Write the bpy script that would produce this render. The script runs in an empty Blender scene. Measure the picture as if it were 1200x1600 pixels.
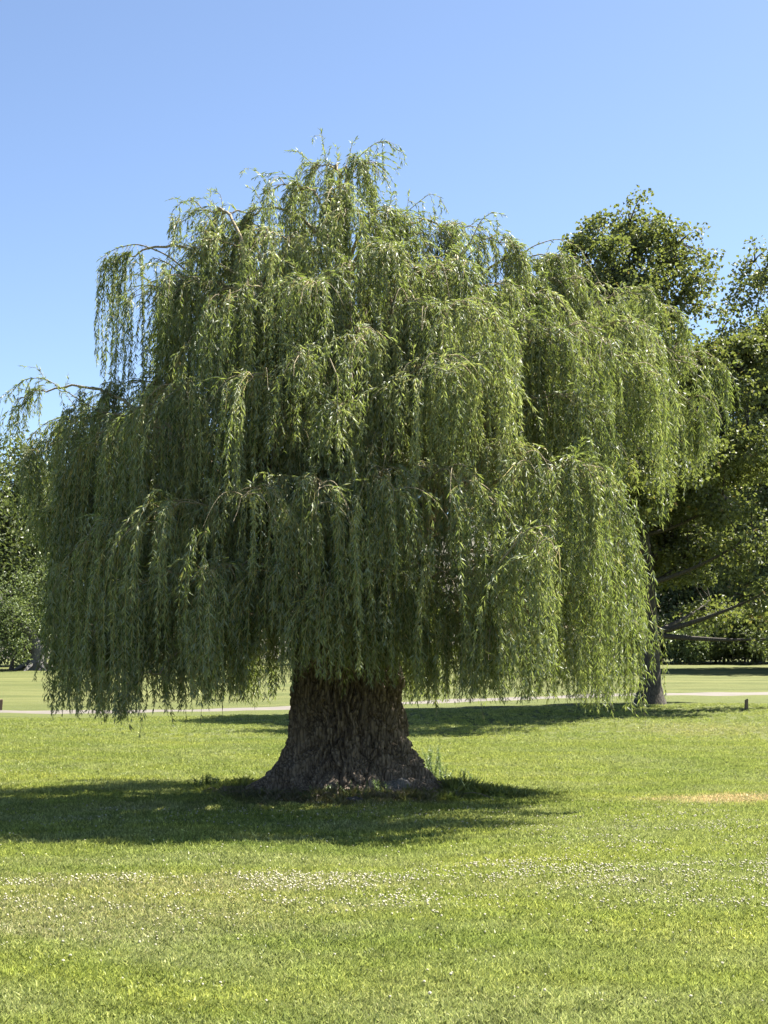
import bpy, math
import numpy as np
from mathutils import Vector, noise as mnoise

R = math.radians
rng = np.random.default_rng(11)
sc = bpy.context.scene

# ------------------------------------------------------------------ camera, sky, sun, exposure
EYE = 1.65
F = 2310.0                     # focal length in photo pixels (photo 1200 x 1600)
PITCH = math.atan(245 / F)
cam = bpy.data.cameras.new("camera")
cam.sensor_fit = 'VERTICAL'; cam.sensor_height = 36.0; cam.lens = 36.0 * F / 1600
cam.clip_start = 0.1; cam.clip_end = 3000
camo = bpy.data.objects.new("camera", cam)
camo.location = (0, 0, EYE); camo.rotation_euler = (math.pi / 2 + PITCH, 0, 0)
sc.collection.objects.link(camo); sc.camera = camo

SUN_EL, SUN_AZ = 54.0, 56.0    # azimuth from +Y (view direction) towards +X (right)
world = bpy.data.worlds.new("World"); sc.world = world; world.use_nodes = True
wn = world.node_tree.nodes; wl = world.node_tree.links
sky = wn.new('ShaderNodeTexSky'); sky.sky_type = 'NISHITA'; sky.sun_disc = False
sky.sun_elevation = R(SUN_EL); sky.sun_rotation = R(SUN_AZ)
sky.altitude = 300; sky.air_density = 0.72; sky.dust_density = 0.5; sky.ozone_density = 1.2
wn['Background'].inputs[1].default_value = 0.05
wl.new(sky.outputs[0], wn['Background'].inputs[0])

sun = bpy.data.lights.new("sun", 'SUN'); sun.energy = 5.0; sun.angle = R(0.5); sun.color = (1.0, 0.95, 0.86)
suno = bpy.data.objects.new("sun", sun); sc.collection.objects.link(suno)
sd = Vector((math.sin(R(SUN_AZ)) * math.cos(R(SUN_EL)), math.cos(R(SUN_AZ)) * math.cos(R(SUN_EL)), math.sin(R(SUN_EL))))
suno.rotation_euler = sd.to_track_quat('Z', 'Y').to_euler(); suno.location = (20, 20, 40)
sc.view_settings.view_transform = 'Standard'; sc.view_settings.look = 'None'
sc.view_settings.gamma = 1.0; sc.view_settings.exposure = 2.25; sc.view_settings.use_curve_mapping = False
sc.cycles.max_bounces = 8; sc.cycles.diffuse_bounces = 4; sc.cycles.transmission_bounces = 6

# ------------------------------------------------------------------ helpers
def at(px, py, Y):
    """point at depth Y on the ray through photo pixel (px, py)"""
    cx = (px - 600) / F; cy = (800 - py) / F
    dy = math.cos(PITCH) - cy * math.sin(PITCH); dz = math.sin(PITCH) + cy * math.cos(PITCH)
    k = Y / dy
    return np.array((cx * k, Y, EYE + dz * k))

def smooth(a, b, x):
    t = np.clip((x - a) / (b - a), 0, 1); return t * t * (3 - 2 * t)

DK = np.array([-60, 0, 14, 22, 27, 30, 38, 45, 52, 55, 58, 64, 80, 100, 110, 125, 200, 500.])
HL = np.array([0, 0, 0, 0, .10, .14, .16, .13, .07, .05, .08, .20, .70, 1.40, 1.75, 2.0, 3.0, 4.])
HR = np.array([0, 0, 0, 0, .04, .06, .22, .58, .61, .615, .62, .72, 1.20, 1.75, 2.02, 2.3, 3.0, 4.])
_D = np.arange(-60, 500, .5)
def _sm(h):
    v = np.interp(_D, DK, h); k = np.hanning(13); k /= k.sum()
    p = np.pad(v, 6, mode='edge'); return np.convolve(p, k, mode='valid')
_L, _R = _sm(HL), _sm(HR)
TX, TY = at(541, 1240, 19.6)[0], 19.6      # willow trunk
def ground(x, y):
    x = np.asarray(x, float); y = np.asarray(y, float)
    t = smooth(-11, 12, x)
    h = np.interp(y, _D, _L) * (1 - t) + np.interp(y, _D, _R) * t
    r2 = ((x - TX) / 2.1) ** 2 + ((y - TY) / 1.7) ** 2
    h = h + .10 * np.exp(-r2)
    h = h + .018 * np.sin(x * .9 + 1.3 * np.sin(y * .31)) * np.sin(y * .55 + .7) + .012 * np.sin(x * 2.1 + y * .8)
    return h

def on_ground(px, py):
    """ground point seen at photo pixel"""
    Y = np.arange(4, 180, .02)
    cx = (px - 600) / F; cy = (800 - py) / F
    dy = math.cos(PITCH) - cy * math.sin(PITCH); dz = math.sin(PITCH) + cy * math.cos(PITCH)
    k = Y / dy; z = EYE + dz * k; x = cx * k
    i = np.argmax(z < ground(x, Y))
    return np.array((x[i], Y[i], ground(x[i], Y[i])))

def link(o):
    sc.collection.objects.link(o); return o

def mesh_from(name, V, faces, mats, mat_idx=None, smooth_shade=False, attr=None):
    """V (n,3); faces list of (k,m) int arrays of same-size polygons; attr per-face float"""
    me = bpy.data.meshes.new(name)
    V = np.asarray(V, np.float32)
    me.vertices.add(len(V)); me.vertices.foreach_set('co', V.ravel())
    nl = sum(f.size for f in faces); npoly = sum(len(f) for f in faces)
    me.loops.add(nl); me.polygons.add(npoly)
    me.loops.foreach_set('vertex_index', np.concatenate([f.ravel() for f in faces]).astype(np.int32))
    tot = np.concatenate([np.full(len(f), f.shape[1]) for f in faces]).astype(np.int32)
    st = np.concatenate([[0], np.cumsum(tot)[:-1]]).astype(np.int32)
    me.polygons.foreach_set('loop_start', st)
    try: me.polygons.foreach_set('loop_total', tot)
    except Exception: pass
    for m in mats: me.materials.append(m)
    if mat_idx is not None: me.polygons.foreach_set('material_index', np.asarray(mat_idx, np.int32))
    me.polygons.foreach_set('use_smooth', np.full(npoly, smooth_shade, bool))
    if attr is not None:
        a = me.attributes.new('var', 'FLOAT', 'FACE'); a.data.foreach_set('value', np.asarray(attr, np.float32))
    me.update(calc_edges=True)
    me.validate()
    return me

class Geo:
    """collects geometry as arrays"""
    def __init__(s): s.V = []; s.n = 0; s.F = []; s.M = []; s.A = []
    def add(s, V, F, mi=0, var=None):
        V = np.asarray(V, float).reshape(-1, 3); F = np.asarray(F, int)
        s.V.append(V); s.F.append(F + s.n); s.n += len(V)
        s.M.append(np.full(len(F), mi)); s.A.append(np.full(len(F), .5) if var is None else np.asarray(var, float) * np.ones(len(F)))
    def build(s, name, mats, parent=None, sm=False, loc=None):
        me = mesh_from(name, np.concatenate(s.V), s.F, mats, np.concatenate(s.M), sm, np.concatenate(s.A))
        o = link(bpy.data.objects.new(name, me))
        if parent is not None: o.parent = parent
        if loc is not None: o.location = loc
        return o

def nrm(v):
    return v / np.maximum(np.linalg.norm(v, axis=-1, keepdims=True), 1e-9)

def tube(g, P, rad, sides=6, mi=0, cap=True, var=None):
    P = np.asarray(P, float); n = len(P); rad = np.broadcast_to(np.asarray(rad, float), (n,))
    T = nrm(np.gradient(P, axis=0))
    up = np.array((0, 0, 1.)) if abs(T[0][2]) < .9 else np.array((1., 0, 0))
    a = nrm(np.cross(T, up) + 1e-6); b = np.cross(T, a)
    th = np.arange(sides) * 2 * math.pi / sides
    ring = P[:, None] + rad[:, None, None] * (a[:, None] * np.cos(th)[None, :, None] + b[:, None] * np.sin(th)[None, :, None])
    i = np.arange(n - 1)[:, None] * sides; j = np.arange(sides)[None]; k = (j + 1) % sides
    Fq = np.stack([i + j, i + k, i + sides + k, i + sides + j], -1).reshape(-1, 4)
    g.add(ring.reshape(-1, 3), Fq, mi, var)

def tubes(g, P, rad, sides=3, mi=0, var=None):
    """many tubes at once: P (N,K,3), rad (N,K)"""
    N, K, _ = P.shape
    if N == 0: return
    T = nrm(np.gradient(P, axis=1))
    up = np.array((.31, .95, .05)); a = nrm(np.cross(T, up)); b = np.cross(T, a)
    th = np.arange(sides) * 2 * math.pi / sides
    ring = P[:, :, None] + rad[:, :, None, None] * (a[:, :, None] * np.cos(th)[:, None] + b[:, :, None] * np.sin(th)[:, None])
    n0 = (np.arange(N) * K * sides)[:, None, None]; i = (np.arange(K - 1) * sides)[None, :, None]
    j = np.arange(sides)[None, None]; k = (j + 1) % sides
    Fq = np.stack(np.broadcast_arrays(n0 + i + j, n0 + i + k, n0 + i + sides + k, n0 + i + sides + j), -1).reshape(-1, 4)
    g.add(ring.reshape(-1, 3), Fq, mi, var)

def leaves(g, P, D, N, L, W, mi=0, var=None, droop=.15, belly=.4):
    """kite shaped folded leaves: base P, direction D, normal N, length L, width W"""
    D = nrm(D); S = nrm(np.cross(D, N)); N = nrm(np.cross(S, D))
    L = np.asarray(L)[:, None]; W = np.asarray(W)[:, None]
    v0 = P; v2 = P + D * L - N * L * droop
    mid = P + D * L * belly + N * W * .25
    v1 = mid + S * W * .5; v3 = mid - S * W * .5
    V = np.stack([v0, v1, v2, v3], 1).reshape(-1, 3)
    i = np.arange(len(P))[:, None] * 4
    g.add(V, i + np.arange(4)[None], mi, var)

def star_leaves(g, P, D, N, L, W, mi=0, var=None):
    """lobed leaf of two crossing kites side by side (maple like)"""
    D = nrm(D); S = nrm(np.cross(D, N)); N = nrm(np.cross(S, D))
    L = L[:, None]; W = W[:, None]
    V = np.stack([P, P + D * L * .45 + S * W * .55 - N * W * .1, P + D * L * .5 + S * W * .16, P + D * L - N * L * .12,
                  P + D * L * .5 - S * W * .16, P + D * L * .45 - S * W * .55 - N * W * .1], 1).reshape(-1, 3)
    i = np.arange(len(P))[:, None] * 6
    g.add(V, i + np.array([0, 1, 2, 3, 4, 5])[None], mi, var)

def rand_dirs(n):
    v = rng.normal(size=(n, 3)); return nrm(v)

def thing(name, label, cat, loc=(0, 0, 0), group=None, rz=0):
    o = bpy.data.objects.new(name, None); link(o); o.location = loc; o.rotation_euler = (0, 0, rz)
    o.empty_display_size = .3
    o['label'] = label; o['category'] = cat
    if group: o['group'] = group
    return o
def tag(o, label=None, cat=None, group=None, kind=None):
    if label: o['label'] = label
    if cat: o['category'] = cat
    if group: o['group'] = group
    if kind: o['kind'] = kind
    return o
def copy_tree(o, parent=None):
    c = o.copy(); link(c); c.parent = parent
    for ch in list(o.children): copy_tree(ch, c)
    return c

# ------------------------------------------------------------------ materials
def newmat(name):
    m = bpy.data.materials.new(name); m.use_nodes = True
    nt = m.node_tree; nt.nodes.clear()
    out = nt.nodes.new('ShaderNodeOutputMaterial')
    return m, nt, out
def N_(nt, t, **kw):
    n = nt.nodes.new(t)
    for k, v in kw.items(): setattr(n, k, v)
    return n
def ramp(nt, fac, stops):
    r = N_(nt, 'ShaderNodeValToRGB'); el = r.color_ramp.elements
    while len(el) < len(stops): el.new(.5)
    for e, (p, c) in zip(el, stops): e.position = p; e.color = (*c, 1)
    nt.links.new(fac, r.inputs[0]); return r.outputs[0]
def mix(nt, fac, a, b, mode='MIX'):
    n = N_(nt, 'ShaderNodeMix', data_type='RGBA', blend_type=mode)
    for s, v in ((0, fac), (6, a), (7, b)):
        if isinstance(v, (tuple, float, int)): n.inputs[s].default_value = (*v, 1) if isinstance(v, tuple) else v
        else: nt.links.new(v, n.inputs[s])
    return n.outputs[2]
def math_(nt, op, a, b=None, c=None, clamp=False):
    n = N_(nt, 'ShaderNodeMath', operation=op); n.use_clamp = clamp
    for s, v in ((0, a), (1, b), (2, c)):
        if v is None: continue
        if isinstance(v, (float, int)): n.inputs[s].default_value = v
        else: nt.links.new(v, n.inputs[s])
    return n.outputs[0]

def leaf_mat(name, stops, back, trans, tmix=.4, rough=.42, spec=.5):
    m, nt, out = newmat(name)
    at_ = N_(nt, 'ShaderNodeAttribute', attribute_name='var')
    col = ramp(nt, at_.outputs['Fac'], stops)
    geo = N_(nt, 'ShaderNodeNewGeometry')
    colb = mix(nt, geo.outputs['Backfacing'], col, back)
    p = N_(nt, 'ShaderNodeBsdfPrincipled'); nt.links.new(colb, p.inputs['Base Color'])
    p.inputs['Roughness'].default_value = rough; p.inputs['Specular IOR Level'].default_value = spec
    tr = N_(nt, 'ShaderNodeBsdfTranslucent')
    tc = mix(nt, .5, col, trans); nt.links.new(tc, tr.inputs[0])
    ms = N_(nt, 'ShaderNodeMixShader'); ms.inputs[0].default_value = tmix
    nt.links.new(p.outputs[0], ms.inputs[1]); nt.links.new(tr.outputs[0], ms.inputs[2]); nt.links.new(ms.outputs[0], out.inputs[0])
    return m

M = {}
M['willow_leaf'] = leaf_mat('willow_leaf', [(0, (.020, .036, .016)), (.33, (.060, .088, .030)), (.58, (.21, .24, .078)), (.93, (.40, .41, .18)), (1, (.42, .32, .14))],
                            (.23, .26, .18), (.36, .46, .06), .36, .5, .3)
M['maple_leaf'] = leaf_mat('maple_leaf', [(0, (.035, .050, .020)), (.55, (.085, .105, .036)), (.9, (.18, .19, .06)), (1, (.26, .16, .06))],
                           (.15, .17, .10), (.26, .31, .04), .34, .55, .3)
M['oak_leaf'] = leaf_mat('far_leaf', [(0, (.04, .06, .022)), (.6, (.10, .125, .040)), (1, (.18, .19, .055))],
                         (.11, .13, .07), (.16, .21, .03), .28, .5, .4)
M['shrub_leaf'] = leaf_mat('shrub_leaf', [(0, (.06, .09, .03)), (.6, (.11, .15, .05)), (1, (.17, .20, .07))],
                           (.14, .17, .09), (.22, .28, .05), .3, .5, .4)
M['weed_leaf'] = leaf_mat('weed_leaf', [(0, (.07, .12, .035)), (1, (.15, .21, .06))], (.11, .15, .08), (.18, .26, .04), .35, .5, .4)

def bark_mat(name, dark, light, scale=1.0, bump=.6, pale=None):
    m, nt, out = newmat(name)
    tc = N_(nt, 'ShaderNodeTexCoord')
    mp = N_(nt, 'ShaderNodeMapping'); mp.inputs['Scale'].default_value = (6 * scale, 6 * scale, 1.3 * scale)
    nt.links.new(tc.outputs['Object'], mp.inputs[0])
    n1 = N_(nt, 'ShaderNodeTexNoise'); n1.inputs['Scale'].default_value = 3; n1.inputs['Detail'].default_value = 8; n1.inputs['Roughness'].default_value = .65
    nt.links.new(mp.outputs[0], n1.inputs['Vector'])
    n2 = N_(nt, 'ShaderNodeTexNoise'); n2.inputs['Scale'].default_value = 2.2 * scale; n2.inputs['Detail'].default_value = 5
    nt.links.new(tc.outputs['Object'], n2.inputs['Vector'])
    mp3 = N_(nt, 'ShaderNodeMapping'); mp3.inputs['Scale'].default_value = (13 * scale, 13 * scale, 1.9 * scale); nt.links.new(tc.outputs['Object'], mp3.inputs[0])
    vo = N_(nt, 'ShaderNodeTexVoronoi', feature='DISTANCE_TO_EDGE'); vo.inputs['Scale'].default_value = 1.6
    vw = mix(nt, .22, mp3.outputs[0], n1.outputs['Color'], 'ADD'); nt.links.new(vw, vo.inputs['Vector'])
    hgt = math_(nt, 'ADD', math_(nt, 'MULTIPLY', vo.outputs[0], 2.2, clamp=True), math_(nt, 'MULTIPLY', n1.outputs[0], .6))
    c = ramp(nt, hgt, [(.25, dark), (.75, light)])
    c = mix(nt, math_(nt, 'MULTIPLY', n2.outputs[0], .5), c, tuple(x * .55 for x in light))
    at_ = N_(nt, 'ShaderNodeAttribute', attribute_name='ridge')
    p = N_(nt, 'ShaderNodeBsdfPrincipled'); p.inputs['Roughness'].default_value = .9; p.inputs['Specular IOR Level'].default_value = .2
    nt.links.new(c, p.inputs['Base Color'])
    b = N_(nt, 'ShaderNodeBump'); b.inputs['Strength'].default_value = bump; b.inputs['Distance'].default_value = .02
    nt.links.new(hgt, b.inputs['Height']); nt.links.new(b.outputs[0], p.inputs['Normal'])
    nt.links.new(p.outputs[0], out.inputs[0]); return m
M['willow_bark'] = bark_mat('willow_bark', (.042, .032, .026), (.27, .215, .165), 1, .9)
M['branch_bark'] = bark_mat('branch_bark', (.16, .13, .08), (.36, .30, .19), 3, .3)
M['dark_bark'] = bark_mat('dark_bark', (.035, .03, .024), (.10, .088, .072), 1, .5)
M['stem'] = bark_mat('stem', (.20, .17, .06), (.36, .30, .11), 6, .1)
M['stone'] = bark_mat('stone', (.085, .08, .075), (.20, .19, .18), 1.5, .6)
M['wood_post'] = bark_mat('wood_post', (.12, .085, .055), (.24, .18, .12), 4, .4)
M['chip'] = bark_mat('chip', (.13, .10, .075), (.33, .27, .21), 5, .3)

# colour of the lawn as a function of world position (patches of different grasses, straw)
lg = bpy.data.node_groups.new('lawn_colour', 'ShaderNodeTree')
lg.interface.new_socket('Color', in_out='OUTPUT', socket_type='NodeSocketColor')
lg.interface.new_socket('Straw', in_out='OUTPUT', socket_type='NodeSocketFloat')
go = lg.nodes.new('NodeGroupOutput')
geo = N_(lg, 'ShaderNodeNewGeometry')
def lnoise(sx, sy, scale, detail=3, off=0):
    mp = N_(lg, 'ShaderNodeMapping'); mp.inputs['Scale'].default_value = (sx, sy, .05); mp.inputs['Location'].default_value = (off, off * .7, 0)
    lg.links.new(geo.outputs['Position'], mp.inputs[0])
    n = N_(lg, 'ShaderNodeTexNoise'); n.inputs['Scale'].default_value = scale; n.inputs['Detail'].default_value = detail
    lg.links.new(mp.outputs[0], n.inputs['Vector']); return n.outputs[0]
c = ramp(lg, lnoise(.55, 1.1, .55, 4), [(.32, (.150, .205, .036)), (.5, (.225, .270, .048)), (.68, (.285, .315, .060))])
c2 = ramp(lg, lnoise(.6, 1.2, .9, 4, 7), [(.44, (0, 0, 0)), (.64, (1, 1, 1))])
c = mix(lg, math_(lg, 'MULTIPLY', c2, .8), c, (.26, .29, .115))
c3 = ramp(lg, lnoise(1, 1, 3.2, 5, 3), [(.3, (.55, .55, .55)), (.7, (1.35, 1.35, 1.35))])
c = mix(lg, .6, c, c3, 'MULTIPLY')
sep = N_(lg, 'ShaderNodeSeparateXYZ'); lg.links.new(geo.outputs['Position'], sep.inputs[0])
def ellipse(px, py, rx, ry, soft=.6):
    w = on_ground(px, py)
    a = math_(lg, 'DIVIDE', math_(lg, 'SUBTRACT', sep.outputs[0], float(w[0])), rx)
    b = math_(lg, 'DIVIDE', math_(lg, 'SUBTRACT', sep.outputs[1], float(w[1])), ry)
    r = math_(lg, 'SQRT', math_(lg, 'ADD', math_(lg, 'MULTIPLY', a, a), math_(lg, 'MULTIPLY', b, b)))
    r = math_(lg, 'ADD', r, math_(lg, 'MULTIPLY', math_(lg, 'SUBTRACT', lnoise(1, 1, 2.5, 4, px * .01), .5), 1.8))
    mr = N_(lg, 'ShaderNodeMapRange', interpolation_type='SMOOTHSTEP')
    lg.links.new(r, mr.inputs[0]); mr.inputs[1].default_value = 1 + soft; mr.inputs[2].default_value = 1 - soft
    mr.inputs[3].default_value = 0; mr.inputs[4].default_value = 1
    return mr.outputs[0]
straw = math_(lg, 'MULTIPLY', ellipse(1140, 1249, 1.0, .5), 1.0)
straw = math_(lg, 'MAXIMUM', straw, math_(lg, 'MULTIPLY', ellipse(1110, 1140, 2.0, 2.2), .3))
straw = math_(lg, 'MAXIMUM', straw, math_(lg, 'MULTIPLY', ellipse(280, 1260, 1.5, .7), .1))
dry = math_(lg, 'MULTIPLY', ellipse(120, 1430, 1.6, 1.0), .5)
dry = math_(lg, 'MAXIMUM', dry, math_(lg, 'MULTIPLY', ellipse(300, 1385, 1.8, .6), .5))
dry = math_(lg, 'MAXIMUM', dry, math_(lg, 'MULTIPLY', ellipse(760, 1385, 1.6, .3), .3))
c = mix(lg, dry, c, (.29, .265, .16))
c = mix(lg, straw, c, (.46, .37, .21))
soil = math_(lg, 'MULTIPLY', ellipse(530, 1240, 1.35, 1.0, .3), .85)
c = mix(lg, soil, c, (.085, .065, .045))
lg.links.new(c, go.inputs[0]); lg.links.new(straw, go.inputs[1])

m, nt, out = newmat('lawn'); M['lawn'] = m
gn = N_(nt, 'ShaderNodeGroup'); gn.node_tree = lg
geo = N_(nt, 'ShaderNodeNewGeometry')
sepn = N_(nt, 'ShaderNodeSeparateXYZ'); nt.links.new(geo.outputs['Position'], sepn.inputs[0])
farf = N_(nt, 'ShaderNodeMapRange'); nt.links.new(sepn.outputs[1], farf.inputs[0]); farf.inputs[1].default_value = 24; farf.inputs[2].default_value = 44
n1 = N_(nt, 'ShaderNodeTexNoise'); n1.inputs['Scale'].default_value = 26; n1.inputs['Detail'].default_value = 8; n1.inputs['Roughness'].default_value = .75
nt.links.new(geo.outputs['Position'], n1.inputs['Vector'])
vv = ramp(nt, n1.outputs[0], [(.32, (.6, .62, .58)), (.52, (.95, .95, .95)), (.7, (1.22, 1.2, 1.15))])
# mown streaks on the far lawn
mp = N_(nt, 'ShaderNodeMapping'); mp.inputs['Scale'].default_value = (.05, .55, 1); mp.inputs['Rotation'].default_value = (0, 0, .05)
nt.links.new(geo.outputs['Position'], mp.inputs[0])
n2 = N_(nt, 'ShaderNodeTexNoise'); n2.inputs['Scale'].default_value = 1.0; n2.inputs['Detail'].default_value = 5
nt.links.new(mp.outputs[0], n2.inputs['Vector'])
farm = N_(nt, 'ShaderNodeMapRange'); nt.links.new(sepn.outputs[1], farm.inputs[0]); farm.inputs[1].default_value = 50; farm.inputs[2].default_value = 66
streak = ramp(nt, n2.outputs[0], [(.42, (0, 0, 0)), (.62, (1, 1, 1))])
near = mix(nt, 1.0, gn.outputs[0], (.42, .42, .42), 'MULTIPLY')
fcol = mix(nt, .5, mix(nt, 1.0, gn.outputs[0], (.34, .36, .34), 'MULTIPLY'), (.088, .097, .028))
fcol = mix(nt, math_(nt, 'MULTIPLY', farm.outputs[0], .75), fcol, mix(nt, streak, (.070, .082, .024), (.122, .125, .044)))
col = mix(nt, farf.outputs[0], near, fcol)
col = mix(nt, .75, col, vv, 'MULTIPLY')
p = N_(nt, 'ShaderNodeBsdfPrincipled'); p.inputs['Roughness'].default_value = .95; p.inputs['Specular IOR Level'].default_value = .15
nt.links.new(col, p.inputs['Base Color'])
bp = N_(nt, 'ShaderNodeBump'); bp.inputs['Strength'].default_value = .9; bp.inputs['Distance'].default_value = .04
nt.links.new(n1.outputs[0], bp.inputs['Height']); nt.links.new(bp.outputs[0], p.inputs['Normal']); nt.links.new(p.outputs[0], out.inputs[0])

def grass_mat(name, gain, tmix=.35):
    m, nt, out = newmat(name)
    gn = N_(nt, 'ShaderNodeGroup'); gn.node_tree = lg
    at_ = N_(nt, 'ShaderNodeAttribute', attribute_name='var')
    v = ramp(nt, at_.outputs['Fac'], [(0, (.45, .5, .4)), (.45, (.95, .95, .95)), (.8, (1.5, 1.45, 1.45)), (1, (2.2, 1.9, 2.3))])
    c = mix(nt, 1.0, gn.outputs[0], v, 'MULTIPLY'); c = mix(nt, 1.0, c, (gain, gain, gain), 'MULTIPLY')
    p = N_(nt, 'ShaderNodeBsdfPrincipled'); p.inputs['Roughness'].default_value = .45; p.inputs['Specular IOR Level'].default_value = .5
    nt.links.new(c, p.inputs['Base Color'])
    tr = N_(nt, 'ShaderNodeBsdfTranslucent'); nt.links.new(mix(nt, .5, c, (.40, .46, .14)), tr.inputs[0])
    ms = N_(nt, 'ShaderNodeMixShader'); ms.inputs[0].default_value = tmix
    nt.links.new(p.outputs[0], ms.inputs[1]); nt.links.new(tr.outputs[0], ms.inputs[2]); nt.links.new(ms.outputs[0], out.inputs[0])
    return m
M['grass'] = grass_mat('grass_blade', 1.0, .34)

def plain(name, col, rough=.8, noise_amt=.3, scale=8):
    m, nt, out = newmat(name)
    geo = N_(nt, 'ShaderNodeNewGeometry')
    n = N_(nt, 'ShaderNodeTexNoise'); n.inputs['Scale'].default_value = scale; n.inputs['Detail'].default_value = 6
    nt.links.new(geo.outputs['Position'], n.inputs['Vector'])
    c = ramp(nt, n.outputs[0], [(.3, tuple(x * (1 - noise_amt) for x in col)), (.7, tuple(min(1, x * (1 + noise_amt)) for x in col))])
    p = N_(nt, 'ShaderNodeBsdfPrincipled'); p.inputs['Roughness'].default_value = rough
    nt.links.new(c, p.inputs['Base Color']); nt.links.new(p.outputs[0], out.inputs[0]); return m
M['path'] = plain('path_concrete', (.105, .090, .074), .9, .15, 1.5)
M['clover'] = plain('clover_head', (.40, .37, .26), .8, .12, 60)
M['hill'] = plain('dry_hillside', (.080, .074, .050), .95, .4, .06)
M['litter'] = plain('leaf_litter', (.20, .15, .09), .9, .4, 30)

# ------------------------------------------------------------------ lawn, path, hills
def spaced(a, b, c0, c1, step, grow):
    xs = list(np.arange(c0, c1 + 1e-6, step)); s = step
    while xs[-1] < b: s *= grow; xs.append(min(b, xs[-1] + s))
    s = step; pre = []
    x = c0
    while x > a: s *= grow; x = max(a, x - s); pre.append(x)
    return np.array(pre[::-1] + xs)
gx = spaced(-420, 420, -18, 18, .5, 1.18); gy = spaced(-60, 480, 5, 66, .45, 1.10)
X, Y = np.meshgrid(gx, gy); Z = ground(X, Y)
nx, ny = len(gx), len(gy)
i = (np.arange(ny - 1)[:, None] * nx + np.arange(nx - 1)[None]).ravel()
g = Geo(); g.add(np.stack([X, Y, Z], -1).reshape(-1, 3), np.stack([i, i + 1, i + 1 + nx, i + nx], 1))
lawn = g.build('lawn', [M['lawn']], sm=True); tag(lawn, kind='structure')

# winding path
pk = [(-60, 64), (-30, 57), (-14, 55), (-4, 55.5), (4, 57), (12, 59.5), (22, 60.5), (40, 63), (70, 74)]
px_ = np.array([p[0] for p in pk], float); py_ = np.array([p[1] for p in pk], float)
xs = np.linspace(-60, 70, 240); ys = np.interp(xs, px_, py_); k = np.hanning(21); k /= k.sum(); ys = np.convolve(np.pad(ys, 10, mode='edge'), k, 'valid')
t_ = nrm(np.stack([np.gradient(xs), np.gradient(ys)], 1)); nn = np.stack([-t_[:, 1], t_[:, 0]], 1)
g = Geo(); rows = []
offs = np.linspace(-2.0, 2.0, 7)
ctr = np.stack([xs, ys], 1)
P = ctr[:, None] + nn[:, None] * offs[None, :, None]
Zp = ground(P[..., 0], P[..., 1]) + .02
Zp[:, 0] -= .06; Zp[:, -1] -= .06
Vp = np.concatenate([P, Zp[..., None]], -1)
i = (np.arange(239)[:, None] * 7 + np.arange(6)[None]).ravel()
g.add(Vp.reshape(-1, 3), np.stack([i, i + 7, i + 8, i + 1], 1)[:, ::-1])
pth = g.build('path', [M['path']], sm=True); tag(pth, kind='structure')

# dry hillside behind everything
hx = np.linspace(-420, 420, 90); hy = np.linspace(170, 470, 34)
X, Y = np.meshgrid(hx, hy)
prof = smooth(180, 460, Y)
Z = 2.5 + prof * (30 + 9 * np.sin(X * .013 + 1.0) + 5 * np.sin(X * .041 + Y * .02) + 3 * np.sin(X * .11 + Y * .05) + 7 * smooth(-50, 160, X))
nx, ny = len(hx), len(hy); i = (np.arange(ny - 1)[:, None] * nx + np.arange(nx - 1)[None]).ravel()
g = Geo(); g.add(np.stack([X, Y, Z], -1).reshape(-1, 3), np.stack([i, i + 1, i + 1 + nx, i + nx], 1))
hl = g.build('hills', [M['hill']], sm=True); tag(hl, kind='structure')

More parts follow.
